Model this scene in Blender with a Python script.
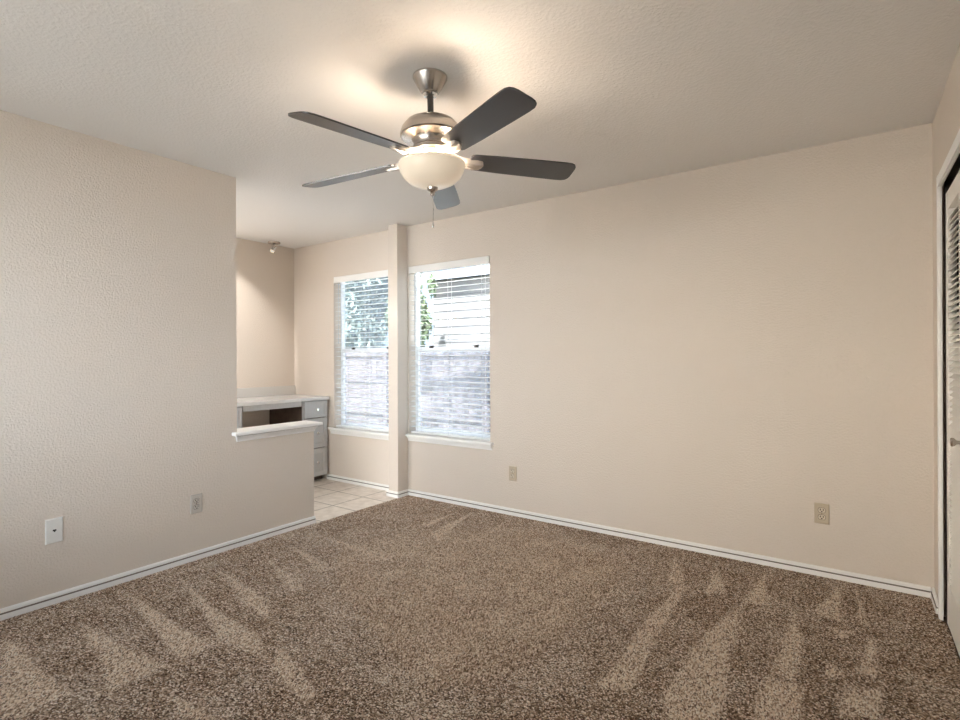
import bpy, bmesh, math, random
from mathutils import Matrix, Vector, Euler
PI = math.pi
sc = bpy.context.scene
for o in list(bpy.data.objects): bpy.data.objects.remove(o)
C = sc.collection
random.seed(7)

# ------------------------------------------------------------------ camera
cam_d = bpy.data.cameras.new('camera'); cam = bpy.data.objects.new('camera', cam_d); C.objects.link(cam)
cam_d.sensor_width = 36.0
cam_d.lens = 530.41 / 960 * 36
cam_d.shift_y = -0.0026
cam_d.clip_start = 0.02
cam.matrix_world = (Matrix.Translation((0, 0, 1.2443)) @ Matrix.Rotation(0.6134, 4, 'Z')
                    @ Matrix.Rotation(PI / 2, 4, 'X') @ Matrix.Rotation(-0.0041, 4, 'Z'))
sc.camera = cam

# ------------------------------------------------------------------ world, sun, exposure
sc.view_settings.view_transform = 'Standard'
sc.view_settings.look = 'None'
sc.view_settings.gamma = 1.0
sc.view_settings.use_curve_mapping = False
sc.view_settings.exposure = 0.09
w = bpy.data.worlds.new('sky'); sc.world = w; w.use_nodes = True
nt = w.node_tree; nt.nodes.clear()
wo = nt.nodes.new('ShaderNodeOutputWorld')
bg = nt.nodes.new('ShaderNodeBackground')
tc = nt.nodes.new('ShaderNodeTexCoord')
sx = nt.nodes.new('ShaderNodeSeparateXYZ')
def mrange(src, a, b, c, d):
    r = nt.nodes.new('ShaderNodeMapRange'); r.interpolation_type = 'SMOOTHSTEP'
    for k, v in zip(('From Min', 'From Max', 'To Min', 'To Max'), (a, b, c, d)): r.inputs[k].default_value = v
    nt.links.new(src, r.inputs['Value']); return r
def wmath(op, a, b):
    r = nt.nodes.new('ShaderNodeMath'); r.operation = op
    for k, v in enumerate((a, b)):
        if isinstance(v, float): r.inputs[k].default_value = v
        else: nt.links.new(v, r.inputs[k])
    return r.outputs[0]
# the low sky on the sunny side (behind the camera) is much brighter than the sky beyond the two windows
SKY_N, SKY_S, SKY_UP = 1.5, 16.5, 6.0
nt.links.new(tc.outputs['Generated'], sx.inputs[0])
side = mrange(sx.outputs['Y'], -0.85, -0.45, 1.0, 0.0)
low = mrange(sx.outputs['Z'], 0.26, 0.50, 1.0, 0.0)
up = mrange(sx.outputs['Z'], 0.40, 0.75, SKY_N, SKY_UP)
glow = wmath('MULTIPLY', side.outputs[0], low.outputs[0])
nt.links.new(wmath('ADD', wmath('MULTIPLY', glow, SKY_S - SKY_N), up.outputs[0]), bg.inputs['Strength'])
cmx = nt.nodes.new('ShaderNodeMix'); cmx.data_type = 'RGBA'
cmx.inputs['A'].default_value = (0.74, 0.87, 1.0, 1); 
glw = nt.nodes.new('ShaderNodeMix'); glw.data_type = 'RGBA'        # the glow is warmer to the west
glw.inputs['A'].default_value = (1.0, 0.87, 0.73, 1); glw.inputs['B'].default_value = (0.94, 0.965, 1.0, 1)
nt.links.new(mrange(sx.outputs['X'], -0.40, 0.40, 0.0, 1.0).outputs[0], glw.inputs['Factor']); nt.links.new(glw.outputs['Result'], cmx.inputs['B'])
nt.links.new(glow, cmx.inputs['Factor']); nt.links.new(cmx.outputs['Result'], bg.inputs['Color'])
nt.links.new(bg.outputs[0], wo.inputs[0])
sun_d = bpy.data.lights.new('sun', 'SUN'); sun = bpy.data.objects.new('sun', sun_d); C.objects.link(sun)
sun_d.energy = 42.0; sun_d.angle = 0.009; sun_d.color = (1.0, 0.95, 0.88)
sun.rotation_euler = Vector((-0.28, 0.55, -0.85)).to_track_quat('-Z', 'Y').to_euler()
FAN_BULB = 5.8          # watts of each bulb in the fan lamp
SPOT_W = 4.0
NOOK_FILL = 10.5  # watts of each bulb in the fill lamp added to the nook

# ------------------------------------------------------------------ room numbers
H = 2.44
XL, XR, YF, YB, XN = -3.338, 0.336, 3.569, -1.0, -4.99
YE, YH = 1.944, 2.554          # end of the full-height left wall, end of the half wall
YN = 0.95                      # near end of the nook
OY0, OY1, OZ = 1.47, 3.285, 2.035        # closet opening in the right wall

# ------------------------------------------------------------------ materials
def newmat(name):
    m = bpy.data.materials.new(name); m.use_nodes = True
    n = m.node_tree; n.nodes.clear()
    out = n.nodes.new('ShaderNodeOutputMaterial')
    p = n.nodes.new('ShaderNodeBsdfPrincipled')
    n.links.new(p.outputs[0], out.inputs[0])
    return m, n, p, out
def mat(name, col, rough=0.5, metal=0.0, spec=0.5, bump=None, var=None, coat=0.0, aniso=None):
    m, n, p, out = newmat(name)
    p.inputs['Base Color'].default_value = (*col, 1)
    p.inputs['Roughness'].default_value = rough
    p.inputs['Metallic'].default_value = metal
    p.inputs['Specular IOR Level'].default_value = spec
    p.inputs['Coat Weight'].default_value = coat
    if bump or var or aniso:
        t = n.nodes.new('ShaderNodeTexCoord')
    if bump:
        sc_, st, dist = bump
        a = n.nodes.new('ShaderNodeTexNoise'); a.inputs['Scale'].default_value = sc_
        a.inputs['Detail'].default_value = 3; a.inputs['Roughness'].default_value = 0.55
        n.links.new(t.outputs['Object'], a.inputs['Vector'])
        r = n.nodes.new('ShaderNodeMapRange'); r.interpolation_type = 'SMOOTHSTEP'
        r.inputs['From Min'].default_value = 0.38; r.inputs['From Max'].default_value = 0.66
        n.links.new(a.outputs[0], r.inputs[0])
        b = n.nodes.new('ShaderNodeBump'); b.inputs['Strength'].default_value = st; b.inputs['Distance'].default_value = dist
        n.links.new(r.outputs[0], b.inputs['Height']); n.links.new(b.outputs[0], p.inputs['Normal'])
    if var:
        vs, col2 = var
        a = n.nodes.new('ShaderNodeTexNoise'); a.inputs['Scale'].default_value = vs; a.inputs['Detail'].default_value = 4
        n.links.new(t.outputs['Object'], a.inputs['Vector'])
        mx = n.nodes.new('ShaderNodeMix'); mx.data_type = 'RGBA'
        mx.inputs['A'].default_value = (*col, 1); mx.inputs['B'].default_value = (*col2, 1)
        r = n.nodes.new('ShaderNodeMapRange'); r.inputs['From Min'].default_value = 0.35; r.inputs['From Max'].default_value = 0.65
        n.links.new(a.outputs[0], r.inputs[0]); n.links.new(r.outputs[0], mx.inputs['Factor'])
        n.links.new(mx.outputs['Result'], p.inputs['Base Color'])
    if aniso: p.inputs['Anisotropic'].default_value = aniso
    return m

M = {}
M['wall'] = mat('wall_paint', (0.735, 0.65, 0.567), 0.55, spec=0.25, bump=(95, 0.34, 0.004))
M['ceiling'] = mat('ceiling_paint', (0.87, 0.84, 0.81), 0.75, spec=0.15, bump=(70, 0.28, 0.004))
M['trim'] = mat('trim_paint', (0.93, 0.91, 0.88), 0.35, spec=0.4)
M['pier'] = mat('pier_paint', (0.735, 0.65, 0.567), 0.22, spec=0.5)
M['vinyl'] = mat('white_vinyl', (0.86, 0.87, 0.89), 0.4)
M['slat'] = mat('blind_slat', (0.88, 0.88, 0.87), 0.4)
M['cord'] = mat('blind_cord', (0.62, 0.63, 0.65), 0.8)
M['nickel'] = mat('brushed_nickel', (0.50, 0.455, 0.415), 0.27, metal=1.0)
M['bracket'] = mat('blade_bracket_nickel', (0.64, 0.59, 0.54), 0.38, metal=0.9)
M['chrome'] = mat('chrome', (0.80, 0.79, 0.78), 0.12, metal=1.0)
M['dark_rod'] = mat('black_rod', (0.012, 0.011, 0.010), 0.3)
M['blade'] = mat('fan_blade_dark', (0.020, 0.019, 0.022), 0.30, spec=1.0, coat=0.0)
M['almond'] = mat('almond_plastic', (0.55, 0.455, 0.335), 0.35)
M['almond_face'] = mat('almond_face', (0.66, 0.57, 0.44), 0.35)
M['grey_plate'] = mat('beige_grey_plastic', (0.60, 0.55, 0.49), 0.35)
M['white_plate'] = mat('white_plastic', (0.78, 0.76, 0.72), 0.35)
M['slot'] = mat('dark_slot', (0.02, 0.015, 0.012), 0.6)
M['splash'] = mat('pale_backsplash', (0.72, 0.69, 0.65), 0.25)
M['counter'] = mat('white_counter', (0.86, 0.85, 0.84), 0.18, var=(9, (0.80, 0.79, 0.78)))
M['dark_line'] = mat('dark_line_brown', (0.20, 0.17, 0.145), 0.8)
M['cab'] = mat('grey_cabinet_paint', (0.57, 0.57, 0.575), 0.42)
M['cab_side'] = mat('brown_wood_side', (0.10, 0.066, 0.048), 0.55, var=(14, (0.07, 0.045, 0.034)))
M['door'] = mat('closet_door_paint', (0.86, 0.82, 0.76), 0.4)
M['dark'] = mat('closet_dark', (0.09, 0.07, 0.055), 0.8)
M['bark'] = mat('bark', (0.16, 0.12, 0.09), 0.9, bump=(30, 0.6, 0.02))
M['leaf'] = mat('leaf_green', (0.06, 0.09, 0.05), 0.6, var=(3, (0.11, 0.14, 0.08)))
M['leaf_pale'] = mat('leaf_pale_green', (0.11, 0.15, 0.135), 0.6, var=(3, (0.15, 0.185, 0.175)))
M['fence'] = mat('weathered_fence', (0.075, 0.064, 0.070), 0.85, var=(5, (0.105, 0.092, 0.098)))
M['paving'] = mat('grey_paving', (0.28, 0.27, 0.255), 0.85, var=(3, (0.25, 0.24, 0.23)))
M['bounce_patio'] = mat('bounce_concrete', (0.80, 0.785, 0.76), 0.85, var=(3, (0.74, 0.725, 0.70)))
M['house'] = mat('house_siding', (0.12, 0.12, 0.125), 0.7)
M['eave'] = mat('eave_grey', (0.16, 0.175, 0.20), 0.7)
M['roof'] = mat('roof_shingle', (0.28, 0.27, 0.27), 0.9, bump=(25, 0.5, 0.01))
M['grass'] = mat('dry_lawn', (0.30, 0.30, 0.18), 0.95, var=(6, (0.36, 0.32, 0.22)))

# glass of the windows: clear, with a little reflection
m, n, p, out = newmat('window_glass')
n.nodes.remove(p)
tr = n.nodes.new('ShaderNodeBsdfTransparent'); tr.inputs[0].default_value = (0.93, 0.97, 1.0, 1)
gl = n.nodes.new('ShaderNodeBsdfGlossy'); gl.inputs['Roughness'].default_value = 0.02
mx = n.nodes.new('ShaderNodeMixShader'); mx.inputs[0].default_value = 0.02
n.links.new(tr.outputs[0], mx.inputs[1]); n.links.new(gl.outputs[0], mx.inputs[2]); n.links.new(mx.outputs[0], out.inputs[0])
M['glass'] = m
# insect screen on the lower half of the windows: a fine bright mesh one can see through
m, n, p, out = newmat('insect_screen')
p.inputs['Base Color'].default_value = (0.55, 0.58, 0.64, 1); p.inputs['Roughness'].default_value = 0.6
tr = n.nodes.new('ShaderNodeBsdfTransparent')
mx = n.nodes.new('ShaderNodeMixShader'); mx.inputs[0].default_value = 0.26
n.links.new(tr.outputs[0], mx.inputs[1]); n.links.new(p.outputs[0], mx.inputs[2]); n.links.new(mx.outputs[0], out.inputs[0])
M['screen'] = m
# frosted lamp glass
m, n, p, out = newmat('frosted_lamp_glass')
p.inputs['Base Color'].default_value = (0.80, 0.70, 0.57, 1); p.inputs['Roughness'].default_value = 0.22
p.inputs['Emission Color'].default_value = (1.0, 0.82, 0.62, 1); p.inputs['Emission Strength'].default_value = 0.26
M['lamp_glass'] = m
# lamp bulb of the small spotlights
m, n, p, out = newmat('spot_bulb')
p.inputs['Base Color'].default_value = (0.9, 0.85, 0.75, 1)
p.inputs['Emission Color'].default_value = (1.0, 0.85, 0.65, 1); p.inputs['Emission Strength'].default_value = 0.5
M['bulb'] = m
# carpet: flecked brown twist pile; attribute 'pile' = pile brushed the other way by the vacuum, and a broad paler middle
m, n, p, out = newmat('carpet')
t = n.nodes.new('ShaderNodeTexCoord')
def noise(scale, detail=2.0, rough=0.5):
    a = n.nodes.new('ShaderNodeTexNoise'); a.inputs['Scale'].default_value = scale
    a.inputs['Detail'].default_value = detail; a.inputs['Roughness'].default_value = rough
    n.links.new(t.outputs['Object'], a.inputs['Vector']); return a
def ramp(src, stops):
    r = n.nodes.new('ShaderNodeValToRGB'); e = r.color_ramp.elements
    while len(e) < len(stops): e.new(0.5)
    for el, (pos, col) in zip(e, stops): el.position = pos; el.color = (*col, 1)
    n.links.new(src, r.inputs[0]); return r
yarn = n.nodes.new('ShaderNodeAttribute'); yarn.attribute_name = 'fleck'
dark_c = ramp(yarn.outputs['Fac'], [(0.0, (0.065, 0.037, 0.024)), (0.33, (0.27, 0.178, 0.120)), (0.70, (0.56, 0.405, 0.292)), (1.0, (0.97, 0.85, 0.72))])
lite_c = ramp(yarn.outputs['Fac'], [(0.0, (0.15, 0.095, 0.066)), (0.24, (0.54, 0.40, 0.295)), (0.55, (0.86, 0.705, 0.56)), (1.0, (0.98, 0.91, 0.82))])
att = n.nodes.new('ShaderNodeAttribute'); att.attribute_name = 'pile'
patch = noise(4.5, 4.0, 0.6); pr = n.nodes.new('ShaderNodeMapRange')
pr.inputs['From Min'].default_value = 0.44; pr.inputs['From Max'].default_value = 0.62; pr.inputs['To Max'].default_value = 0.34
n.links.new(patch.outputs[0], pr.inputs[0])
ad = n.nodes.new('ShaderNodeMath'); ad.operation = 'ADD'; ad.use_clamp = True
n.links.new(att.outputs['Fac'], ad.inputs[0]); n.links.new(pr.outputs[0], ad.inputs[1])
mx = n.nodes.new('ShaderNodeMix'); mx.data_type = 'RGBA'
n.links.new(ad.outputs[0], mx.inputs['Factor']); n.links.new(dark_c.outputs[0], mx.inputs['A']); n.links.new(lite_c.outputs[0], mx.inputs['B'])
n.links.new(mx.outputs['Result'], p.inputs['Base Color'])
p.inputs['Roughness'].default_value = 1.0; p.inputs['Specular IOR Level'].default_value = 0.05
M['carpet'] = m
M['carpet_back'] = mat('carpet_backing', (0.12, 0.088, 0.068), 1.0, spec=0.05)
# floor tile with grout lines
m, n, p, out = newmat('floor_tile')
t = n.nodes.new('ShaderNodeTexCoord')
mp = n.nodes.new('ShaderNodeMapping'); mp.inputs['Location'].default_value = (3.60, -2.945, 0)
n.links.new(t.outputs['Object'], mp.inputs[0])
bk = n.nodes.new('ShaderNodeTexBrick'); bk.offset = 0.0; bk.squash = 1.0
bk.inputs['Scale'].default_value = 1.0; bk.inputs['Brick Width'].default_value = 0.335; bk.inputs['Row Height'].default_value = 0.335
bk.inputs['Mortar Size'].default_value = 0.0045; bk.inputs['Mortar Smooth'].default_value = 0.1
bk.inputs['Color1'].default_value = (0.90, 0.82, 0.735, 1); bk.inputs['Color2'].default_value = (0.86, 0.78, 0.70, 1)
bk.inputs['Mortar'].default_value = (0.27, 0.21, 0.17, 1)
n.links.new(mp.outputs[0], bk.inputs['Vector'])
ns = n.nodes.new('ShaderNodeTexNoise'); ns.inputs['Scale'].default_value = 14; ns.inputs['Detail'].default_value = 5
n.links.new(t.outputs['Object'], ns.inputs['Vector'])
mx = n.nodes.new('ShaderNodeMix'); mx.data_type = 'RGBA'; mx.blend_type = 'MULTIPLY'; mx.inputs['Factor'].default_value = 0.55
cr = n.nodes.new('ShaderNodeValToRGB'); cr.color_ramp.elements[0].position = 0.35; cr.color_ramp.elements[0].color = (0.66, 0.62, 0.58, 1)
cr.color_ramp.elements[1].position = 0.65
n.links.new(ns.outputs[0], cr.inputs[0]); n.links.new(bk.outputs['Color'], mx.inputs['A']); n.links.new(cr.outputs[0], mx.inputs['B'])
n.links.new(mx.outputs['Result'], p.inputs['Base Color']); p.inputs['Roughness'].default_value = 0.38
M['tile'] = m

# ------------------------------------------------------------------ mesh helpers
def newbm(): return bmesh.new()
def box(bm, x0, x1, y0, y1, z0, z1, bev=0.0, seg=2):
    vs = [bm.verts.new((x, y, z)) for x in (x0, x1) for y in (y0, y1) for z in (z0, z1)]
    fs = [bm.faces.new([vs[i] for i in f]) for f in ((0, 1, 3, 2), (4, 6, 7, 5), (0, 4, 5, 1), (2, 3, 7, 6), (0, 2, 6, 4), (1, 5, 7, 3))]
    if bev:
        es = list({e for f in fs for e in f.edges})
        bmesh.ops.bevel(bm, geom=es, offset=bev, segments=seg, affect='EDGES', profile=0.5)
    return vs
def xbox(bm, mtx, *a, **k):
    """box in a local frame, moved by a matrix"""
    b = bmesh.new(); box(b, *a, **k); b.transform(mtx)
    me = bpy.data.meshes.new('tmp'); b.to_mesh(me); b.free(); bm.from_mesh(me); bpy.data.meshes.remove(me)
def prism(bm, poly, fn, d0, d1):
    """extrude a 2-D polygon; fn(u, v, d) gives the 3-D point"""
    a = [bm.verts.new(fn(u, v, d0)) for u, v in poly]; b = [bm.verts.new(fn(u, v, d1)) for u, v in poly]
    bm.faces.new(a[::-1]); bm.faces.new(b)
    k = len(poly)
    for i in range(k): bm.faces.new((a[i], a[(i + 1) % k], b[(i + 1) % k], b[i]))
def lathe(bm, prof, cx=0, cy=0, n=40, mtx=None):
    rings = []
    for r, z in prof:
        if r < 1e-5: rings.append([bm.verts.new((cx, cy, z))])
        else: rings.append([bm.verts.new((cx + r * math.cos(2 * PI * i / n), cy + r * math.sin(2 * PI * i / n), z)) for i in range(n)])
    vs = [v for r in rings for v in r]
    for a, b in zip(rings, rings[1:]):
        if len(a) == 1 and len(b) == 1: continue
        for i in range(n):
            j = (i + 1) % n
            if len(a) == 1: bm.faces.new((a[0], b[i], b[j]))
            elif len(b) == 1: bm.faces.new((a[i], b[0], a[j]))
            else: bm.faces.new((a[i], b[i], b[j], a[j]))
    if mtx is not None: bmesh.ops.transform(bm, matrix=mtx, verts=vs)
    return vs
def tube(bm, pts, r, n=8):
    pts = [Vector(p) for p in pts]; rings = []
    for i, p in enumerate(pts):
        d = (pts[min(i + 1, len(pts) - 1)] - pts[max(i - 1, 0)]).normalized()
        q = d.to_track_quat('Z', 'Y')
        rings.append([bm.verts.new(p + q @ Vector((r * math.cos(2 * PI * k / n), r * math.sin(2 * PI * k / n), 0))) for k in range(n)])
    for a, b in zip(rings, rings[1:]):
        for k in range(n): bm.faces.new((a[k], a[(k + 1) % n], b[(k + 1) % n], b[k]))
    bm.faces.new(rings[0][::-1]); bm.faces.new(rings[-1])
def obj(name, bm, m, parent=None, smooth=False, fix=True):
    if fix: bmesh.ops.recalc_face_normals(bm, faces=bm.faces[:])
    me = bpy.data.meshes.new(name); bm.to_mesh(me); bm.free()
    me.materials.append(M[m] if isinstance(m, str) else m)
    if smooth:
        me.polygons.foreach_set('use_smooth', [True] * len(me.polygons))
        me.set_sharp_from_angle(angle=math.radians(38))
    o = bpy.data.objects.new(name, me); C.objects.link(o)
    if parent:
        o.parent = parent
        o.matrix_parent_inverse = Matrix.Translation(-parent.location) if parent.type == 'EMPTY' else Matrix()
        if parent.type != 'EMPTY': pass
    return o
def tag(o, label, cat, group=None):
    o['label'] = label; o['category'] = cat
    if group: o['group'] = group
    return o
def thing(name, label, cat, loc=(0, 0, 0), group=None):
    o = bpy.data.objects.new(name, None); C.objects.link(o); o.location = loc; o.empty_display_size = 0.1
    return tag(o, label, cat, group)
def struct(name, bm, m, parent=None, label=None, smooth=False):
    o = obj(name, bm, m, parent, smooth)
    if not parent: o['kind'] = 'structure'
    if label: o['label'] = label
    return o
# NB: meshes are modelled in world coordinates; a thing's Empty sits at its base and the parent inverse keeps parts in place.

# ------------------------------------------------------------------ floor
PILE = [
 [(-3.1,.7),(-2.99,.74),(-2.75,.72),(-2.4,.73),(-2.38,.58),(-2.43,.54)],
 [(-2.97,.96),(-2.27,1.02),(-2.28,.82),(-2.55,.89)],
 [(-3.23,1.22),(-2.89,1.22),(-2.26,1.21),(-2.29,1.07),(-2.58,1.13)],
 [(-3.1,1.46),(-2.54,1.39),(-2.19,1.37),(-2.01,1.28),(-2.31,1.25),(-2.72,1.38)],
 [(-3.07,1.66),(-2.64,1.63),(-2.27,1.52),(-2.33,1.48),(-2.77,1.58)],
 [(-2.96,1.92),(-2.4,1.79),(-2.46,1.75)],
 [(-3.16,2.17),(-2.54,2.08),(-2.54,1.98)],
 [(-3.09,2.39),(-2.34,2.41),(-2.36,2.29)],
 [(-2.03,1.37),(-1.61,1.25),(-1.65,1.2),(-1.94,1.28)],
 [(-2.08,.95),(-1.79,.97),(-1.9,.92)],
 [(-2.62,3.39),(-2.64,2.97),(-2.56,2.96)],
 [(-2.51,3.42),(-2.29,2.74),(-2.46,2.87)],
 [(-2.17,3.43),(-2.1,2.94),(-2.12,3.26)],
 [(-.91,3.39),(-.76,3.05),(-.84,2.99)],
 [(-.75,3.01),(-.69,1.94),(-.79,1.89),(-.8,2.29),(-.78,2.95)],
 [(-.67,3.4),(-.54,3.0),(-.64,2.98)],
 [(-.42,3.4),(-.35,3.0),(-.46,2.96)],
 [(-.46,2.96),(-.44,2.64),(-.39,2.05),(-.38,1.92),(-.51,1.83),(-.58,1.99),(-.55,2.43),(-.49,2.87)],
 [(-.07,3.45),(-.05,3.0),(-.16,3.04)],
 [(.01,3.42),(.05,3.03),(.02,3.07)],
 [(-.24,2.98),(-.19,2.68),(-.18,2.34),(-.26,2.39)],
 [(-.28,2.32),(-.16,2.33),(-.15,2.08),(-.29,1.99)],
 [(.07,2.92),(.07,2.54),(.01,2.58)],
 [(-.02,2.4),(.08,2.49),(.07,2.27),(-.04,2.23)],
 [(-.09,2.57),(-.02,2.53),(-.09,2.45)],
 [(-.09,2.91),(.01,2.92),(-.05,2.83)]]
WIDE = [(-1.89,3.34),(-1.07,3.09),(-1.07,2.0),(-1.12,1.71),(-1.33,1.49),(-1.71,1.66),(-2.4,1.95),(-2.8,2.35),(-2.68,2.8)]  # broad paler middle of the carpet, fading out at its edge
def sdist(x, y, poly):
    ins = False; d = 9.0; k = len(poly)
    for i in range(k):
        ax, ay = poly[i]; bx, by = poly[(i + 1) % k]
        if (ay > y) != (by > y) and x < (bx - ax) * (y - ay) / (by - ay) + ax: ins = not ins
        ex, ey = bx - ax, by - ay; tt = max(0, min(1, ((x - ax) * ex + (y - ay) * ey) / (ex * ex + ey * ey)))
        d = min(d, math.hypot(x - ax - tt * ex, y - ay - tt * ey))
    return d if ins else -d
def pile(x, y):
    v = 0.0
    x, y = x + .004 * math.sin(9 * y + 3 * x), y + .004 * math.sin(8 * x - 2 * y)      # hand-steered strokes are not quite straight
    for poly in PILE:
        if min(q[0] for q in poly) - .1 < x < max(q[0] for q in poly) + .1 and min(q[1] for q in poly) - .1 < y < max(q[1] for q in poly) + .1:
            s = sdist(x, y, poly)
            v = max(v, min(1, max(0, (s + 0.013) / 0.022)))
    s = sdist(x, y, WIDE)
    v = max(v, min(1, max(0, (s + 0.30) / 0.5)) * 0.50)
    return v
import numpy as np
bm = newbm(); zf = -.003
for a in ((XL, XR + .62, YB, YH), (-3.316, XR + .62, YH, YF)):
    bm.faces.new([bm.verts.new(c) for c in ((a[0], a[2], zf), (a[1], a[2], zf), (a[1], a[3], zf), (a[0], a[3], zf))])
floor = struct('floor', bm, 'carpet_back', label='brown flecked carpet with pale vacuum marks')
rs = np.random.RandomState(4); SP = .0056
gx = np.arange(XL, XR + .30, SP); gy = np.arange(YB, YF, SP)
PX, PY = [a.ravel() for a in np.meshgrid(gx, gy, indexing='ij')]
PX = PX + rs.uniform(-.5, .5, PX.size) * SP; PY = PY + rs.uniform(-.5, .5, PX.size) * SP
ok = (PX > XL + .002) & (PY > YB + .004) & (PY < YF - .004) & ((PX < XR - .003) | ((PX < XR + .013) & (PY > OY0 + .01) & (PY < OY1 - .01))) & ((PY < YH) | (PX > -3.314))
PX, PY = PX[ok], PY[ok]; NT = PX.size
# pile direction map on a coarse grid, looked up for each tuft
GS = .0125; mx_, my_ = int((XR + .7 - XL) / GS) + 2, int((YF - YB) / GS) + 2
G = np.array([[pile(XL + i * GS, YB + j * GS) for j in range(my_)] for i in range(mx_)])
PV = G[np.clip(((PX - XL) / GS + .5).astype(int), 0, mx_ - 1), np.clip(((PY - YB) / GS + .5).astype(int), 0, my_ - 1)]
FV = rs.uniform(0, 1, NT)
hgt = .0044 + .0014 * rs.uniform(-1, 1, NT)
lean = rs.uniform(-1, 1, (2, NT)) * .0038
lean[1] += np.where(PV > .3, .004, -.003)
k3 = rs.uniform(0, 6.28, NT); rad = SP * rs.uniform(.75, 1.1, NT)
V = np.zeros((NT, 4, 3), np.float32)                       # each tuft: a fat leaning three-sided stub
for q in range(3):
    a = k3 + q * 2.0944
    V[:, q, 0] = PX + rad * np.cos(a); V[:, q, 1] = PY + rad * np.sin(a); V[:, q, 2] = zf + .001
V[:, 3, 0] = PX + lean[0]; V[:, 3, 1] = PY + lean[1]; V[:, 3, 2] = zf + hgt
F = np.array([[0, 1, 3], [1, 2, 3], [2, 0, 3]], np.int32)
FA = (np.arange(NT, dtype=np.int32)[:, None, None] * 4 + F[None]).reshape(-1)
me = bpy.data.meshes.new('carpet_pile')
me.vertices.add(NT * 4); me.vertices.foreach_set('co', V.reshape(-1))
me.loops.add(FA.size); me.loops.foreach_set('vertex_index', FA)
me.polygons.add(FA.size // 3); me.polygons.foreach_set('loop_start', np.arange(0, FA.size, 3, dtype=np.int32))
me.update()
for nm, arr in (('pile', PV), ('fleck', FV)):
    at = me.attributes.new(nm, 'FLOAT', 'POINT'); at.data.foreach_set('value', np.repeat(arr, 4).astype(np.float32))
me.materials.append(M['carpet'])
cp_o = bpy.data.objects.new('carpet_pile', me); C.objects.link(cp_o); cp_o['kind'] = 'stuff'
tag(cp_o, 'short flecked brown carpet pile with pale brushed vacuum marks', 'carpet')
bm = newbm(); box(bm, XN - .1, XR + .8, YB - .1, YF + .1, -0.14, -0.02); struct('floor_slab', bm, 'dark')
bm = newbm(); box(bm, XN, -3.316, YN, YF, -0.02, -0.001); struct('floor_tile', bm, 'tile', label='beige square floor tiles of the nook')

# ------------------------------------------------------------------ walls, ceiling
bm = newbm(); box(bm, XN - .15, XR + .8, YB - .15, YF + .15, H, H + .12); struct('ceiling', bm, 'ceiling')
WT = 0.15
W2 = (-3.303, -2.414, 0.555, 2.072)     # window openings in the far wall: x0, x1, z0, z1
W1 = (-4.335, -3.446, 0.535, 2.072)
bm = newbm()
for x0, x1, z0, z1 in ((XN - .15, W1[0], 0, H), (W1[0], W1[1], 0, W1[2]), (W1[0], W1[1], W1[3], H), (W1[1], W2[0], 0, H),
                       (W2[0], W2[1], 0, W2[2]), (W2[0], W2[1], W2[3], H), (W2[1], XR + .8, 0, H)):
    box(bm, x0, x1, YF, YF + WT, z0, z1)
struct('wall_far', bm, 'wall')
bm = newbm()
prism(bm, [(YB, -.02), (YH, -.02), (YH, .70), (YE, .70), (YE, H), (YB, H)], lambda u, v, d: (d, u, v), XL - .115, XL)
struct('wall_left', bm, 'wall', label='left wall stepping down to a half wall beside the nook')
bm = newbm(); box(bm, -3.43, -3.315, 3.435, YF, 0, H, 0.003); struct('wall_pier', bm, 'pier', label='narrow wall pier between the two windows')
bm = newbm(); box(bm, XN - .12, XN, YN - .12, YF, -.02, H); struct('wall_nook', bm, 'wall')
W4_FILL = (-4.16, -3.48, .06, 2.10)
bm = newbm()
for x0, x1, z0, z1 in ((XN, W4_FILL[0], -.02, H), (W4_FILL[1], XL - .115, -.02, H), (W4_FILL[0], W4_FILL[1], -.02, W4_FILL[2]), (W4_FILL[0], W4_FILL[1], W4_FILL[3], H)):
    box(bm, x0, x1, YN - .12, YN, z0, z1)
struct('wall_nook_end', bm, 'wall')
bm = newbm()
box(bm, XR, XR + .11, OY1 + .05, YF, 0, H); box(bm, XR, XR + .11, OY0, OY1 + .05, OZ + .05, H); box(bm, XR, XR + .11, YB, OY0, 0, H)
struct('wall_right', bm, 'wall')
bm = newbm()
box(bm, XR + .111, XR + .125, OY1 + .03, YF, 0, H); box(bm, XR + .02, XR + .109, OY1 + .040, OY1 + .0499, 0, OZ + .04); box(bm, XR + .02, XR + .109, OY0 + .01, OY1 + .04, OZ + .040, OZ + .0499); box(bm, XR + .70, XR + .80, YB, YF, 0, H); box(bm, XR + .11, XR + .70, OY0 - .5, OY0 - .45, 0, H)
struct('wall_closet', bm, 'dark')  # closet lining coloured dark so the gaps around the doors read as shade
W3_FILL = (-2.95, -0.75, 0.75, 2.10)
bm = newbm()
for x0, x1, z0, z1 in ((XL - .115, W3_FILL[0], 0, H), (W3_FILL[1], XR + .8, 0, H), (W3_FILL[0], W3_FILL[1], 0, W3_FILL[2]), (W3_FILL[0], W3_FILL[1], W3_FILL[3], H)):
    box(bm, x0, x1, YB - WT, YB, z0, z1)
struct('wall_back', bm, 'wall')

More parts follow.
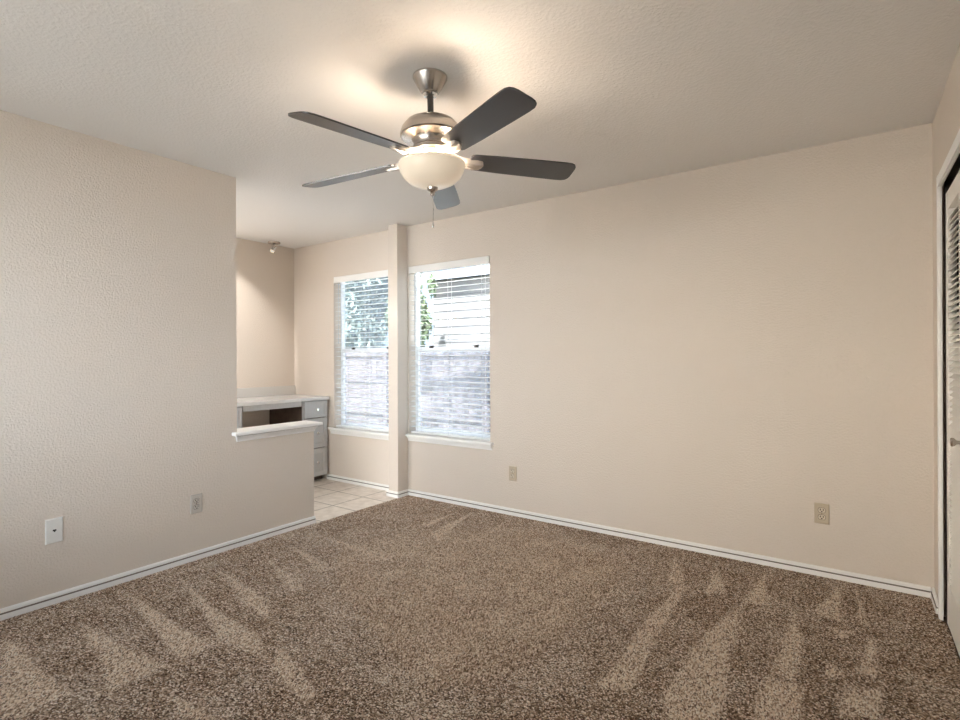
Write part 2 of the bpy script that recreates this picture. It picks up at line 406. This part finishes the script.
# ------------------------------------------------------------------ windows
def window(num, x0, x1, z0, z1, ya, yb, screen=True, rail=True, full=False):
    """frame between ya (room side) and yb, set deep in the opening"""
    bm = newbm(); t = 0.020
    for a in ((x0, x0 + t, z0, z1), (x1 - t, x1, z0, z1), (x0 + t, x1 - t, z0, z0 + t), (x0 + t, x1 - t, z1 - t, z1)):
        box(bm, a[0], a[1], ya, yb, a[2], a[3], 0.003)
    fr = struct('window_%d' % num, bm, 'vinyl')
    ym = (ya + yb) / 2; zr = 1.318
    bm = newbm(); box(bm, x0 + t, x1 - t, ym + .004, ym + .009, z0 + t, z1 - t); obj('glass', bm, 'glass', fr)
    if rail:
        bm = newbm(); box(bm, x0 + t, x1 - t, ya + .002, ym + .002, zr - .022, zr + .024, 0.003); obj('meeting_rail', bm, 'vinyl', fr)
        for fx in (.22, .78):
            bm = newbm(); cx = x0 + (x1 - x0) * fx
            box(bm, cx - .022, cx + .022, ya - .006, ya + .012, zr + .012, zr + .034, 0.004); obj('sash_lock', bm, 'slot', fr)
        bm = newbm()
        for a in ((x0 + t, x0 + t + .016, z0 + t, zr - .022), (x1 - t - .016, x1 - t, z0 + t, zr - .022), (x0 + t + .016, x1 - t - .016, z0 + t, z0 + t + .022)):
            box(bm, a[0], a[1], ya + .004, ym + .002, a[2], a[3], 0.003)
        obj('lower_sash', bm, 'vinyl', fr)
    if screen:
        bm = newbm(); box(bm, x0 + t, x1 - t, yb - .004, yb - .003, z0 + t, z1 - t if full else zr); obj('insect_screen', bm, 'screen', fr)
    return fr
window(1, *W1, YF + .085, YF + .135, full=True)
window(2, *W2, YF + .085, YF + .135)
w3 = window(3, *W3_FILL, YB - .12, YB - .07, screen=False, rail=False)  # window added behind the camera to brighten the room
window(4, *W4_FILL, YN - .10, YN - .05, screen=False, rail=False)  # unseen window added at the nook end to let more daylight in
bm = newbm(); box(bm, -1.87, -1.83, YB - .12, YB - .075, W3_FILL[2] + .036, W3_FILL[3] - .036); obj('mullion', bm, 'vinyl', w3)

# stools and aprons under the windows
def stool(num, x0, x1, z, left, right):
    bm = newbm()
    prof = [(YF - .040, z - .012), (YF - .036, z - .003), (YF - .028, z), (YF + .09, z), (YF + .09, z - .022), (YF - .030, z - .022), (YF - .038, z - .019)]
    prism(bm, prof, lambda u, v, d: (d, u, v), x0 + 0.001, x1 - 0.001)
    # ears of the stool, in front of the wall
    prof2 = [(YF - .040, z - .012), (YF - .036, z - .003), (YF - .028, z), (YF - .0005, z), (YF - .0005, z - .022), (YF - .030, z - .022), (YF - .038, z - .019)]
    if left: prism(bm, prof2, lambda u, v, d: (d, u, v), x0 - left, x0 + .001)
    if right: prism(bm, prof2, lambda u, v, d: (d, u, v), x1 - .001, x1 + right)
    a = [(YF - .026, z - .0225), (YF - .024, z - .034), (YF - .014, z - .042), (YF - .010, z - .060), (YF - .006, z - .064), (YF - .0005, z - .064), (YF - .0005, z - .0225)]
    prism(bm, a, lambda u, v, d: (d, u, v), x0 - left * .6, x1 + right * .6)
    return struct('trim_%d' % num, bm, 'trim', label='white window stool with a moulded apron')
stool(1, W1[0], W1[1], W1[2] + .001, .07, .014)
stool(2, W2[0], W2[1], W2[2] + .001, .010, .035)

# ------------------------------------------------------------------ cap on the half wall
z0 = .70
bm = newbm()
capprof = [(0.001, -.008), (0.006, -.006), (0.008, 0.004), (0.010, .008), (0.018, 0.022), (0.021, 0.027), (0.021, 0.0345), (.0, .0345)]
rings = []
for off, dz in capprof:                     # bed moulding, mitred around the end of the wall
    zz = z0 + dz; ys_ = YE - off * .6
    rings.append([bm.verts.new(c) for c in ((XL + off, ys_, zz), (XL + off, YH + off, zz), (XL - .115 - off, YH + off, zz), (XL - .115 - off, ys_, zz))])
for a, b in zip(rings, rings[1:]):
    for k in range(4): bm.faces.new((a[k], a[(k + 1) % 4], b[(k + 1) % 4], b[k]))
bm.faces.new(rings[0][::-1]); bm.faces.new(rings[-1])
box(bm, XL - .115 - .048, XL + .048, YE + .0005, YH + .050, z0 + .035, z0 + .060, .007, 3)
box(bm, XL + .0008, XL + .048, YE - .040, YE + .012, z0 + .035, z0 + .060, .007, 3)
cap = struct('trim_3', bm, 'trim', label='white moulded cap on the half wall')
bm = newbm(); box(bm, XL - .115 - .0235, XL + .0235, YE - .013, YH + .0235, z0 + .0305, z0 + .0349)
obj('dark_line', bm, 'dark_line', cap)  # shadow line under the cap board, put in as a dark strip

# ------------------------------------------------------------------ baseboards
BP = [(0, 0), (.015, 0), (.015, .025), (.0135, .0275), (.003, .028), (.003, .0335), (.0115, .034), (.0115, .046), (.008, .051), (.003, .053), (0, .053)]
def bb(name, p0, p1, nrm):
    bm = newbm(); d = Vector(p1) - Vector(p0); n_ = Vector(nrm)
    prism(bm, BP, lambda u, v, t: tuple(Vector((p0[0], p0[1], 0)) + Vector((d.x, d.y, 0)) * t + Vector((n_.x, n_.y, 0)) * (u + .0006) + Vector((0, 0, v))), 0, 1)
    o = struct(name, bm, 'trim')
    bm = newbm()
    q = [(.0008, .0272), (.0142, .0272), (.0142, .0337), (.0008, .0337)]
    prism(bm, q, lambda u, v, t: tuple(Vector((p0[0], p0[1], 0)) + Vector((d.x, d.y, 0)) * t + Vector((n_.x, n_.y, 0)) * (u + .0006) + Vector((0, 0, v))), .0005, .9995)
    obj('dark_strip', bm, 'dark_line', o)  # dark strip filling the recess, giving an even dark line
    return o
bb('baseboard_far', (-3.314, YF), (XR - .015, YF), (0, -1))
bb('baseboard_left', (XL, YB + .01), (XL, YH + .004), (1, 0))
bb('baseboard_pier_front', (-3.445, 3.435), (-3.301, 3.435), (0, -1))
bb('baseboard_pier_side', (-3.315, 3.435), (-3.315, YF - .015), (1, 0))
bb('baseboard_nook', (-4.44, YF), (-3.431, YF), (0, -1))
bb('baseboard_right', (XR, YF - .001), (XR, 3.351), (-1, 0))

# ------------------------------------------------------------------ closet: casing and louvred bifold doors
bm = newbm()
cp = [(0, 0), (.009, 0), (.0095, .012), (.006, .018), (.0085, .030), (.007, .055), (.004, .060), (0, .060)]
prism(bm, cp, lambda u, v, d: (XR - .0006 - u, OY1 + .005 + v, d), 0, OZ + .06)
prism(bm, cp, lambda u, v, d: (XR - .0006 - u, d, OZ + .004 + v), OY0 - .06, OY1 + .005)
prism(bm, cp, lambda u, v, d: (XR - .0006 - u, OY0 - .005 - v, d), 0, OZ + .06)
struct('trim_4', bm, 'trim', label='white casing around the closet opening')
bm = newbm()
box(bm, XR - .004, XR + .006, OY1, OY1 + .05, 0, OZ + .05); box(bm, XR, XR + .11, OY0, OY0 + .006, 0, OZ); box(bm, XR - .004, XR + .006, OY0, OY1, OZ, OZ + .05)
struct('trim_5', bm, 'trim', label='white jamb lining of the closet opening')
DX = XR + .016; DT = .032
def leaf_panel(y0, y1, parent):
    st = .060; zb, zt = .003, OZ - .040
    zm0, zm1 = .855, .930
    bm = newbm()
    box(bm, DX, DX + DT, y0, y0 + st, zb, zt, .002); box(bm, DX, DX + DT, y1 - st, y1, zb, zt, .002)
    for a, b in ((zb, .20), (zm0, zm1), (zt - .085, zt)): box(bm, DX + .001, DX + DT - .001, y0 + st - .001, y1 - st + .001, a, b, .002)
    obj('panel_frame', bm, 'door', parent)
    bm = newbm()
    for a, b in ((.20, zm0), (zm1, zt - .085)):
        z = a + .012
        while z < b - .012:
            # each slat rises inward
            prism(bm, [(DX + .002, z - .012), (DX + .0045, z - .0145), (DX + DT - .002, z + .012), (DX + DT - .0045, z + .0145)],
                  lambda u, v, d: (u, d, v), y0 + st - .002, y1 - st + .002)
            z += .0268
    obj('louver_slats', bm, 'door', parent)
def bifold(num, ya, yb, knob_y, label):
    r = bpy.data.objects.new('door_%d' % num, None); C.objects.link(r); r.location = (DX, (ya + yb) / 2, 0)
    r['kind'] = 'structure'; r['label'] = label
    ymid = (ya + yb) / 2
    leaf_panel(ya, ymid - .002, r); leaf_panel(ymid + .002, yb, r)
    bm = newbm()
    mt = Matrix.Translation((DX, knob_y, .893)) @ Matrix.Rotation(-PI / 2, 4, 'Y')
    lathe(bm, [(0, -.002), (.008, -.002), (.0075, .008), (.009, .013), (.016, .019), (.018, .026), (.015, .031), (0, .033)], n=24, mtx=mt)
    obj('knob', bm, 'nickel', r, smooth=True)
bifold(1, 2.395, 3.258, 2.862, 'white louvred bifold closet door nearest the corner')
bifold(2, 1.495, 2.388, 1.95, 'white louvred bifold closet door beside the camera')

# ------------------------------------------------------------------ window blinds
def blind(x0, x1, zs, label, wand_x):
    zt = 2.070; yb = YF + .008
    root = thing('window_blind', label, 'blind', ((x0 + x1) / 2, yb + .03, zs + .02), 'white slatted blinds in the far wall windows')
    bm = newbm(); box(bm, x0 + .004, x1 - .004, YF - .004, YF + .006, zt - .062, zt, .002); obj('valance', bm, 'trim', root)
    bm = newbm(); box(bm, x0 + .008, x1 - .008, yb + .006, yb + .058, zt - .048, zt - .004, .002); obj('headrail', bm, 'slat', root)
    bm = newbm(); pitch = .0458; z = zt - .075; ang = math.radians(5)
    while z > zs + .05:
        for (u0, w0, u1, w1) in ((-.025, 0, -.008, .0026), (-.008, .0026, .008, .0026), (.008, .0026, .025, 0)):
            pass
        prof = [(-.025, -.0012), (-.009, .0012), (.009, .0012), (.025, -.0012), (.025, .0014), (.009, .0038), (-.009, .0038), (-.025, .0014)]
        ca, sa = math.cos(ang), math.sin(ang)
        prism(bm, [(u * ca - v * sa, u * sa + v * ca) for u, v in prof], lambda u, v, d, z=z: (d, yb + .032 + u, z + v), x0 + .008, x1 - .008)
        z -= pitch
    obj('slats', bm, 'slat', root)
    bm = newbm(); box(bm, x0 + .008, x1 - .008, yb + .007, yb + .057, zs + .006, zs + .024, .004); obj('bottom_rail', bm, 'slat', root)
    for fx in (.10, .5, .90):
        cx = x0 + (x1 - x0) * fx; bm = newbm()
        for dy in (.0055, .0585): box(bm, cx - .0015, cx + .0015, yb + dy - .0008, yb + dy + .0008, zs + .02, zt - .05)
        obj('ladder_cord', bm, 'cord', root)
    bm = newbm(); tube(bm, [(wand_x, yb - .004, zt - .066), (wand_x, yb - .006, zt - .10), (wand_x, yb - .006, zt - .68)], .0035); obj('tilt_wand', bm, 'cord', root)
    return root
blind(W1[0], W1[1], W1[2] + .001, 'white slatted blind in the window left of the pier', W1[0] + .07)
blind(W2[0], W2[1], W2[2] + .001, 'white slatted blind in the window right of the pier', W2[0] + .07)

# ------------------------------------------------------------------ ceiling fan with lamp
FX, FY = -1.4707, 1.7278
fan = thing('ceiling_fan', 'brushed nickel ceiling fan with five dark blades and a frosted bowl lamp', 'ceiling fan', (FX, FY, H))
bm = newbm(); lathe(bm, [(0, H), (.074, H), (.074, H - .006), (.071, H - .012), (.040, H - .066), (.036, H - .070), (.014, H - .070)], FX, FY, 48); obj('canopy', bm, 'nickel', fan, True)
bm = newbm(); lathe(bm, [(.016, H - .068), (.030, H - .0705), (.032, H - .076), (.027, H - .083), (.016, H - .086), (.0138, H - .082)], FX, FY, 32); obj('collar', bm, 'chrome', fan, True)
TILT = Matrix.Translation((FX, FY, 2.40)) @ Matrix.Rotation(-.019, 4, Vector((-.5757, .8177, 0))) @ Matrix.Translation((-FX, -FY, -2.40))     # it hangs a little out of plumb
bm = newbm(); lathe(bm, [(0, H - .066), (.0135, H - .066), (.0135, 2.262), (0, 2.262)], FX, FY, 24); bm.transform(TILT); obj('downrod', bm, 'dark_rod', fan, True)
bm = newbm()
lathe(bm, [(0, 2.272), (.030, 2.272), (.040, 2.268), (.075, 2.258), (.105, 2.242), (.124, 2.218), (.131, 2.196), (.131, 2.186), (.126, 2.180), (.100, 2.176), (.082, 2.170), (.076, 2.158), (.076, 2.140), (.086, 2.132), (.086, 2.118), (0, 2.118)], FX, FY, 56)
bm.transform(TILT); obj('motor_housing', bm, 'nickel', fan, True)
bm = newbm(); lathe(bm, [(0, 2.1185), (.062, 2.1185), (.066, 2.112), (.060, 2.104), (.050, 2.098), (.050, 2.070), (.046, 2.064), (0, 2.064)], FX, FY, 40); bm.transform(TILT); obj('light_fitter', bm, 'nickel', fan, True)
bowlp = [(r * .97, z + .001) for r, z in [(.147, 2.066), (.148, 2.058), (.143, 2.050), (.138, 2.034), (.126, 2.012), (.103, 1.992), (.070, 1.977), (.032, 1.970), (.0, 1.969)]]
bm = newbm()
lathe(bm, [(r, z) for r, z in bowlp] + [(max(0, r - .004), z + .004) for r, z in bowlp[::-1]][:-1] + [(.138, 2.068), (.1426, 2.067)], FX, FY, 64)
bmesh.ops.remove_doubles(bm, verts=bm.verts[:], dist=1e-5)
bm.transform(TILT); bowl = obj('light_bowl', bm, 'lamp_glass', fan, True)
bm = newbm(); lathe(bm, [(.0, 1.9735), (.024, 1.9680), (.022, 1.958), (.012, 1.952), (.009, 1.946), (.011, 1.942), (.010, 1.936), (0, 1.932)], FX, FY, 24); bm.transform(TILT); obj('finial', bm, 'nickel', fan, True)
CHX, CHY = FX + .0085, FY + .006
bm = newbm(); tube(bm, [(CHX, CHY, 1.945), (CHX + .001, CHY + .001, 1.88), (CHX, CHY, 1.815)], .0012, 6)
lathe(bm, [(0, 1.818), (.003, 1.816), (.0042, 1.808), (.003, 1.800), (0, 1.798)], CHX, CHY, 10); obj('pull_chain', bm, 'chrome', fan, True)
for k in range(5):
    a = math.radians(-94 + 72 * k)
    R0 = TILT @ Matrix.Translation((FX, FY, 0)) @ Matrix.Rotation(a, 4, 'Z')
    pitch = Matrix.Rotation(math.radians(-13), 4, 'X')
    bz = Matrix.Translation((0, 0, 2.094)) @ Matrix.Rotation(math.radians((2.6, 0.6, 1.5, 2.3, 2.8)[k]), 4, 'Y')
    bm = newbm()
    # outline of a blade: rounded, a little wider at its tip
    hw = [(.165, .038), (.172, .049), (.185, .054), (.30, .060), (.50, .065), (.59, .0665), (.620, .065), (.637, .058), (.646, .045), (.649, .028)]
    out_ = [(x, -y) for x, y in hw] + [(x, y) for x, y in hw[::-1]]
    prism(bm, out_, lambda u, v, d: (u, v, d), -.003, .003)
    bm.transform(R0 @ bz @ pitch)
    obj('blade', bm, 'blade', fan, False)
    bm = newbm()
    # blade iron: an arm from the flywheel, widening to a rounded plate under the blade
    arm = [(.070, -.017), (.120, -.016), (.150, -.020), (.205, -.023), (.222, -.018), (.228, 0), (.222, .018), (.205, .023), (.150, .020), (.120, .016), (.070, .017)]
    top = []; bot = []
    for x, y in arm:
        f = min(1, max(0, (x - .075) / .085)); z = 2.124 * (1 - f) + 2.0845 * f
        th = .020 if x < .19 else (.016 if x < .21 else .009)
        tw = f * math.tan(math.radians(-13)) * y
        top.append(bm.verts.new((x, y, z + tw))); bot.append(bm.verts.new((x, y * .9, z - th + tw)))
    bm.faces.new(top); bm.faces.new(bot[::-1]); kk = len(top)
    for i in range(kk): bm.faces.new((top[i], bot[i], bot[(i + 1) % kk], top[(i + 1) % kk]))
    bm.transform(R0)
    obj('blade_bracket', bm, 'bracket', fan, False)
for k in range(3):
    a = math.radians(25 + 120 * k); x, y = FX + .088 * math.cos(a), FY + .088 * math.sin(a)
    ld = bpy.data.lights.new('bulb_light', 'POINT'); ld.energy = FAN_BULB; ld.color = (1.0, 0.86, 0.70); ld.shadow_soft_size = .035
    lo = bpy.data.objects.new('bulb_light', ld); C.objects.link(lo); lo.location = TILT @ Vector((x, y, 2.052))

# ------------------------------------------------------------------ spotlights in the nook
def spot(loc, aim, label, watt=SPOT_W, cone=62):
    x, y = loc
    root = thing('ceiling_spotlight', label, 'spotlight', (x, y, H))
    bm = newbm(); lathe(bm, [(0, H), (.060, H), (.062, H - .008), (.058, H - .017), (.020, H - .022), (0, H - .022)], x, y, 36); obj('mounting_plate', bm, 'nickel', root, True)
    piv = Vector((x, y, H - .062)); d = (Vector(aim) - piv).normalized()
    bm = newbm(); tube(bm, [(x, y, H - .018), (x, y, H - .066)], .007, 10); obj('stem', bm, 'nickel', root, True)
    mt = Matrix.Translation(piv) @ d.to_track_quat('Z', 'Y').to_matrix().to_4x4()
    bm = newbm(); lathe(bm, [(0, -.028), (.014, -.027), (.020, -.018), (.023, .0), (.027, .045), (.029, .050), (.026, .049), (.022, .030), (0, .026)], n=28, mtx=mt); obj('lamp_head', bm, 'chrome', root, True)
    bm = newbm(); lathe(bm, [(0, .030), (.019, .031), (.020, .038), (.012, .046), (0, .049)], n=20, mtx=mt); obj('bulb', bm, 'bulb', root, True)
    ld = bpy.data.lights.new('spot_light', 'SPOT'); ld.energy = watt; ld.spot_size = math.radians(cone); ld.spot_blend = .35; ld.color = (1.0, .96, .91); ld.shadow_soft_size = .018
    lo = bpy.data.objects.new('spot_light', ld); C.objects.link(lo); lo.location = piv + d * .058; lo.rotation_euler = d.to_track_quat('-Z', 'Y').to_euler()
spot((-4.865, 3.242), (-4.72, 2.7, 1.6), 'small nickel ceiling spotlight in the corner above the counter')
spot((-4.35, 1.60), (-4.99, 2.30, 1.88), 'small nickel ceiling spotlight behind the left wall shining down the nook wall', 160.0, 50)

# fill lamp added round the corner, out of view, to brighten the nook
fill = thing('nook_fill_lamp', 'added fill lamp with three frosted globes, unseen on the nook wall above the countertop', 'fill lamp', (XN, 1.42, 2.0))
bm = newbm(); box(bm, XN + .0005, XN + .03, 1.12, 1.72, 1.955, 2.045, .006); obj('back_plate', bm, 'nickel', fill)
for y in (1.20, 1.42, 1.64):
    bm = newbm(); tube(bm, [(XN + .025, y, 2.0), (XN + .075, y, 2.0), (XN + .095, y, 1.985), (XN + .10, y, 1.965)], .008, 10); obj('arm', bm, 'nickel', fill, True)
    bm = newbm(); lathe(bm, [(0, 1.968), (.026, 1.966), (.046, 1.945), (.056, 1.91), (.052, 1.875), (.036, 1.85), (.030, 1.848), (.033, 1.853), (.048, 1.878), (.052, 1.91), (.042, 1.942), (.022, 1.96), (0, 1.962)], XN + .10, y, 28); obj('globe', bm, 'lamp_glass', fill, True)
    ld = bpy.data.lights.new('nook_fill_bulb', 'POINT'); ld.energy = NOOK_FILL; ld.color = (.90, .95, 1.0); ld.shadow_soft_size = .025
    lo = bpy.data.objects.new('nook_fill_bulb', ld); C.objects.link(lo); lo.location = (XN + .10, y, 1.835)

# ------------------------------------------------------------------ counter and cabinets
CT = .853
ct = thing('countertop', 'white countertop along the nook wall with a low backsplash', 'countertop', ((XN - 4.43) / 2, 2.4, CT - .032))
bm = newbm(); box(bm, XN + .001, -4.405, YN + .001, YF - .001, CT - .032, CT, .004); obj('slab', bm, 'counter', ct)
bm = newbm(); box(bm, XN + .001, XN + .021, YN + .001, YF - .001, CT + .0002, CT + .095, .003); obj('backsplash', bm, 'splash', ct)
CX = -4.425
def knob(x, y, z, parent):
    bm = newbm(); mt = Matrix.Translation((x, y, z)) @ Matrix.Rotation(PI / 2, 4, 'Y')
    lathe(bm, [(0, -.001), (.006, -.001), (.005, .010), (.007, .014), (.014, .018), (.015, .024), (.012, .028), (0, .029)], n=20, mtx=mt)
    o = obj('knob', bm, 'chrome', None, True); o.parent = parent; return o
def cabinet(y0, y1, label, side):
    root = thing('drawer_cabinet', label, 'cabinet', ((XN + CX) / 2, (y0 + y1) / 2, 0))
    zt = CT - .033
    bm = newbm(); box(bm, XN + .002, CX - .021, y0, y1 + .0125, .085, zt); obj('body', bm, side, root)
    bm = newbm(); box(bm, XN + .002, CX - .075, y0 + .002, y1 - .002, -.002, .0848); obj('toe_kick', bm, 'cab_side', root)
    bm = newbm()
    for a in ((y0, y0 + .016, .06, zt), (y1 - .016, y1, .06, zt), (y0 + .016, y1 - .016, zt - .014, zt), (y0 + .016, y1 - .016, .06, .084)):
        box(bm, CX - .0208, CX - .006, *a)
    obj('face_frame', bm, 'cab', root)
    for i, (a, b) in enumerate(((.648, zt - .008), (.344, .640), (.058, .336))):
        bm = newbm(); ya, yb = y0 + .008, y1 - .008; f = .045 if i else .030
        box(bm, CX - .0055, CX + .006, ya, yb, a, b)                       # recessed field
        for q in ((ya, ya + f, a, b), (yb - f, yb, a, b), (ya + f, yb - f, a, a + f), (ya + f, yb - f, b - f, b)):
            box(bm, CX + .0062, CX + .015, *q, .002)
        d = obj('drawer', bm, 'cab', root)
        kz = (a + b) / 2 if i != 1 else (a + b) / 2
        kb = knob(CX + .006, (y0 + y1) / 2 + .01, kz, d)
    return root
cabinet(3.262, 3.552, 'grey three drawer cabinet under the counter beside the window', 'cab_side')
cabinet(YN + .9, 2.626, 'grey drawer cabinet left of the open knee space', 'cab')
bm = newbm(); box(bm, CX - .018, CX + .002, 2.632, 3.244, .770, CT - .033, .002)
tag(obj('apron_rail', bm, 'cab'), 'grey apron rail spanning the knee space under the counter', 'rail')

# ------------------------------------------------------------------ outlets and cable plate
def plate(name, cx, cz, wall, label, cat, m, face, kind, w_=.072, h_=.115):
    """built facing -Y at the origin, then turned to its wall"""
    if wall == 'far': mt = Matrix.Translation((cx, YF - .0003, cz))
    else: mt = Matrix.Translation((XL + .0003, cx, cz)) @ Matrix.Rotation(PI / 2, 4, 'Z')
    root = thing(name, label, cat, mt.translation)
    def part(nm, fn, mm, smooth=False):
        b = newbm(); fn(b); b.transform(mt); return obj(nm, b, mm, root, smooth)
    def pl(b):
        v = [[b.verts.new((sx_ * (w_ / 2 - o), y, sz * (h_ / 2 - o))) for sx_, sz in ((-1, -1), (1, -1), (1, 1), (-1, 1))] for o, y in ((0, 0), (0, -.003), (.004, -.0065))]
        for A, B in zip(v, v[1:]):
            for k in range(4): b.faces.new((A[k], A[(k + 1) % 4], B[(k + 1) % 4], B[k]))
        b.faces.new(v[0]); b.faces.new(v[-1])
    part('cover_plate', pl, m)
    if kind == 'outlet':
        for dz in (.0195, -.0195):
            def fc(b):
                pts = [(.017 * math.cos(t_), max(-.0125, min(.0125, .017 * math.sin(t_)))) for t_ in [2 * PI * i / 28 for i in range(28)]]
                prism(b, pts, lambda u, v, d: (u, d, v + dz), -.0064, -.0088)
            part('receptacle', fc, face)
            def rg(b):
                pts = [(.0192 * math.cos(t_), max(-.0147, min(.0147, .0192 * math.sin(t_)))) for t_ in [2 * PI * i / 28 for i in range(28)]]
                prism(b, pts, lambda u, v, d: (u, d, v + dz), -.0060, -.0068)
            part('receptacle_gap', rg, 'dark_line')
            def ss(b):
                box(b, -.0090, -.0050, -.0093, -.0087, dz - .001, dz + .0090); box(b, .0050, .0090, -.0093, -.0087, dz - .001, dz + .0080)
                prism(b, [(.0035 * math.cos(t_), .0035 * math.sin(t_) - .0068) for t_ in [2 * PI * i / 12 for i in range(12)]], lambda u, v, d: (u, d, v + dz), -.0087, -.0093)
            part('slots', ss, 'slot')
        part('screw', lambda b: prism(b, [(.003 * math.cos(t_), .003 * math.sin(t_)) for t_ in [2 * PI * i / 12 for i in range(12)]], lambda u, v, d: (u, d, v), -.0064, -.0078), 'nickel')
    else:
        part('jack', lambda b: prism(b, [(.0075, .006), (-.0075, .006), (-.0075, -.002), (-.003, -.002), (-.003, -.007), (.003, -.007), (.003, -.002), (.0075, -.002)], lambda u, v, d: (u, d, v), -.0064, -.0072), 'slot')
    return root
plate('power_outlet', -.149, .353, 'far', 'tan duplex outlet low on the far wall near the closet', 'outlet', 'almond', 'almond_face', 'outlet')
plate('power_outlet', -2.199, .329, 'far', 'tan duplex outlet low on the far wall just right of the window', 'outlet', 'almond', 'almond_face', 'outlet')
plate('power_outlet', 1.675, .345, 'left', 'greyish duplex outlet on the left wall nearer the half wall', 'outlet', 'grey_plate', 'grey_plate', 'outlet')
plate('cable_plate', .960, .371, 'left', 'white wall plate with one dark jack on the left wall', 'wall plate', 'white_plate', 'white_plate', 'jack', .074, .125)

# ------------------------------------------------------------------ outside
bm = newbm(); box(bm, -16, 8, -12, 20, -.5, -.2); struct('ground', bm, 'grass')
bm = newbm(); box(bm, -9, 2.5, YF + WT, 7.2, -.21, -.16); struct('bounce_patio', bm, 'bounce_patio', label='added pale concrete slab between house and fence, bouncing daylight indoors')  # pale slab added out of view to bounce daylight up to the ceiling
bm = newbm(); box(bm, -10, 6, -10, YB - .16, -.21, -.16); box(bm, -10, XL - .3, YB - .16, YN - .13, -.21, -.16); struct('bounce_paving', bm, 'paving', label='added concrete paving on the sunny side of the house, bouncing daylight indoors')  # ground surface added behind the house to bounce sunlight through the back windows
bm = newbm(); box(bm, XN - .6, XR + 1.3, YF + .15, YF + .33, H + .06, H + .12); box(bm, XN - .6, XR + 1.3, YB - 1.55, YB - .15, H + .06, H + .12); box(bm, XN - .6, XL - .3, YB - .15, YN - .15, H + .13, H + .19)  # deep overhangs added out of view to keep the sun out
struct('trim_6', bm, 'eave', label='added roof overhang outside the windows to block the sun')
FYY = 7.6
fence = thing('board_fence', 'weathered board fence across the yard outside the windows', 'fence', (-5, FYY, -.2))
bm = newbm(); x = -10.5
while x < 0.5:
    hgt = 1.44 + random.uniform(-.015, .015)
    box(bm, x, x + .135, FYY, FYY + .018, -.2, hgt); x += .14 + random.choice((.0, .004, .008))
obj('boards', bm, 'fence', fence)
for zz in (.1, .75, 1.28):
    bm = newbm(); box(bm, -10.5, .6, FYY - .04, FYY - .001, zz, zz + .09); obj('fence_rail', bm, 'fence', fence)
x = -10
while x < .5:
    bm = newbm(); box(bm, x, x + .09, FYY - .13, FYY - .0405, -.2, 1.4); obj('fence_post', bm, 'fence', fence); x += 2.4
def crown(bm, c, r, nleaf, size, seed):
    rnd = random.Random(seed)
    lumps = [(Vector(c) + Vector((rnd.gauss(0, .45) * r[0], rnd.gauss(0, .45) * r[1], rnd.gauss(0, .45) * r[2])), rnd.uniform(.25, .5)) for _ in range(26)]
    for i in range(nleaf):
        lc, lr = rnd.choice(lumps)
        v = Vector((rnd.gauss(0, 1), rnd.gauss(0, 1), rnd.gauss(0, 1))).normalized() * (rnd.random() ** .4) * lr
        p_ = lc + Vector((v.x * r[0], v.y * r[1], v.z * r[2]))
        q = Euler((rnd.uniform(0, 6.3), rnd.uniform(0, 6.3), rnd.uniform(0, 6.3))).to_quaternion(); s = size * rnd.uniform(.7, 1.3)
        vs = [bm.verts.new(p_ + q @ Vector(t_)) for t_ in ((-s, 0, 0), (-.2 * s, -.42 * s, .08 * s), (s, 0, 0), (-.2 * s, .42 * s, .08 * s))]
        bm.faces.new(vs)
def tree(x, y, h, r, nleaf, size, seed, leaf, label, trunk_x=None):
    tx = x if trunk_x is None else trunk_x
    root = thing('tree', label, 'tree', (tx, y, -.2), 'trees in the yard')
    bm = newbm(); rnd = random.Random(seed)
    tube(bm, [(tx, y, -.22), (tx + .05, y, h * .3), (tx - .03, y + .05, h * .8), (x, y, h)], .09, 10)
    for k in range(5):
        a = rnd.uniform(0, 6.3); zz = h * rnd.uniform(.8, .95)
        tube(bm, [(x, y, h - .05), (x + .5 * r[0] * math.cos(a), y + .5 * r[1] * math.sin(a), zz + .4 * r[2])], .035, 7)
    obj('trunk', bm, 'bark', root, True)
    bm = newbm(); crown(bm, (x, y, h), r, nleaf, size, seed); obj('foliage', bm, leaf, root, fix=False)
tree(-11.3, 9.9, 2.9, (2.0, .8, 1.8), 24000, .10, 3, 'leaf_pale', 'pale green tree beyond the fence seen in the left window')
tree(-7.80, 8.6, 2.15, (.42, .28, .95), 3400, .07, 5, 'leaf', 'green bushy tree beside the neighbouring house')
tree(-4.6, 5.45, 4.2, (2.5, .7, .75), 620, .10, 9, 'leaf', 'shade tree between the window and the fence', trunk_x=-2.2)
hs = thing('neighbour_house', 'pale sided house with a grey eave beyond the fence', 'house', (-3, 12, -.2))
bm = newbm(); zz = -.2
while zz < 2.90:
    prism(bm, [(0, zz), (0, zz + .178), (.2, zz + .178), (.2, zz), (-.012, zz)], lambda u, v, d: (d, 9.6 + u, v), -8.1, 3.0); zz += .18
box(bm, -8.09, 3.0, 9.81, 13, -.2, 2.95)
obj('siding', bm, 'house', hs)
bm = newbm(); box(bm, -8.3, 3.4, 9.36, 13.4, 3.06, 3.12); box(bm, -8.3, 3.4, 9.33, 9.359, 3.02, 3.24); obj('eave', bm, 'eave', hs)
bm = newbm(); prism(bm, [(9.31, 3.242), (11.2, 4.5), (13.45, 3.242)], lambda u, v, d: (d, u, v), -8.35, 3.45); obj('roof', bm, 'roof', hs)
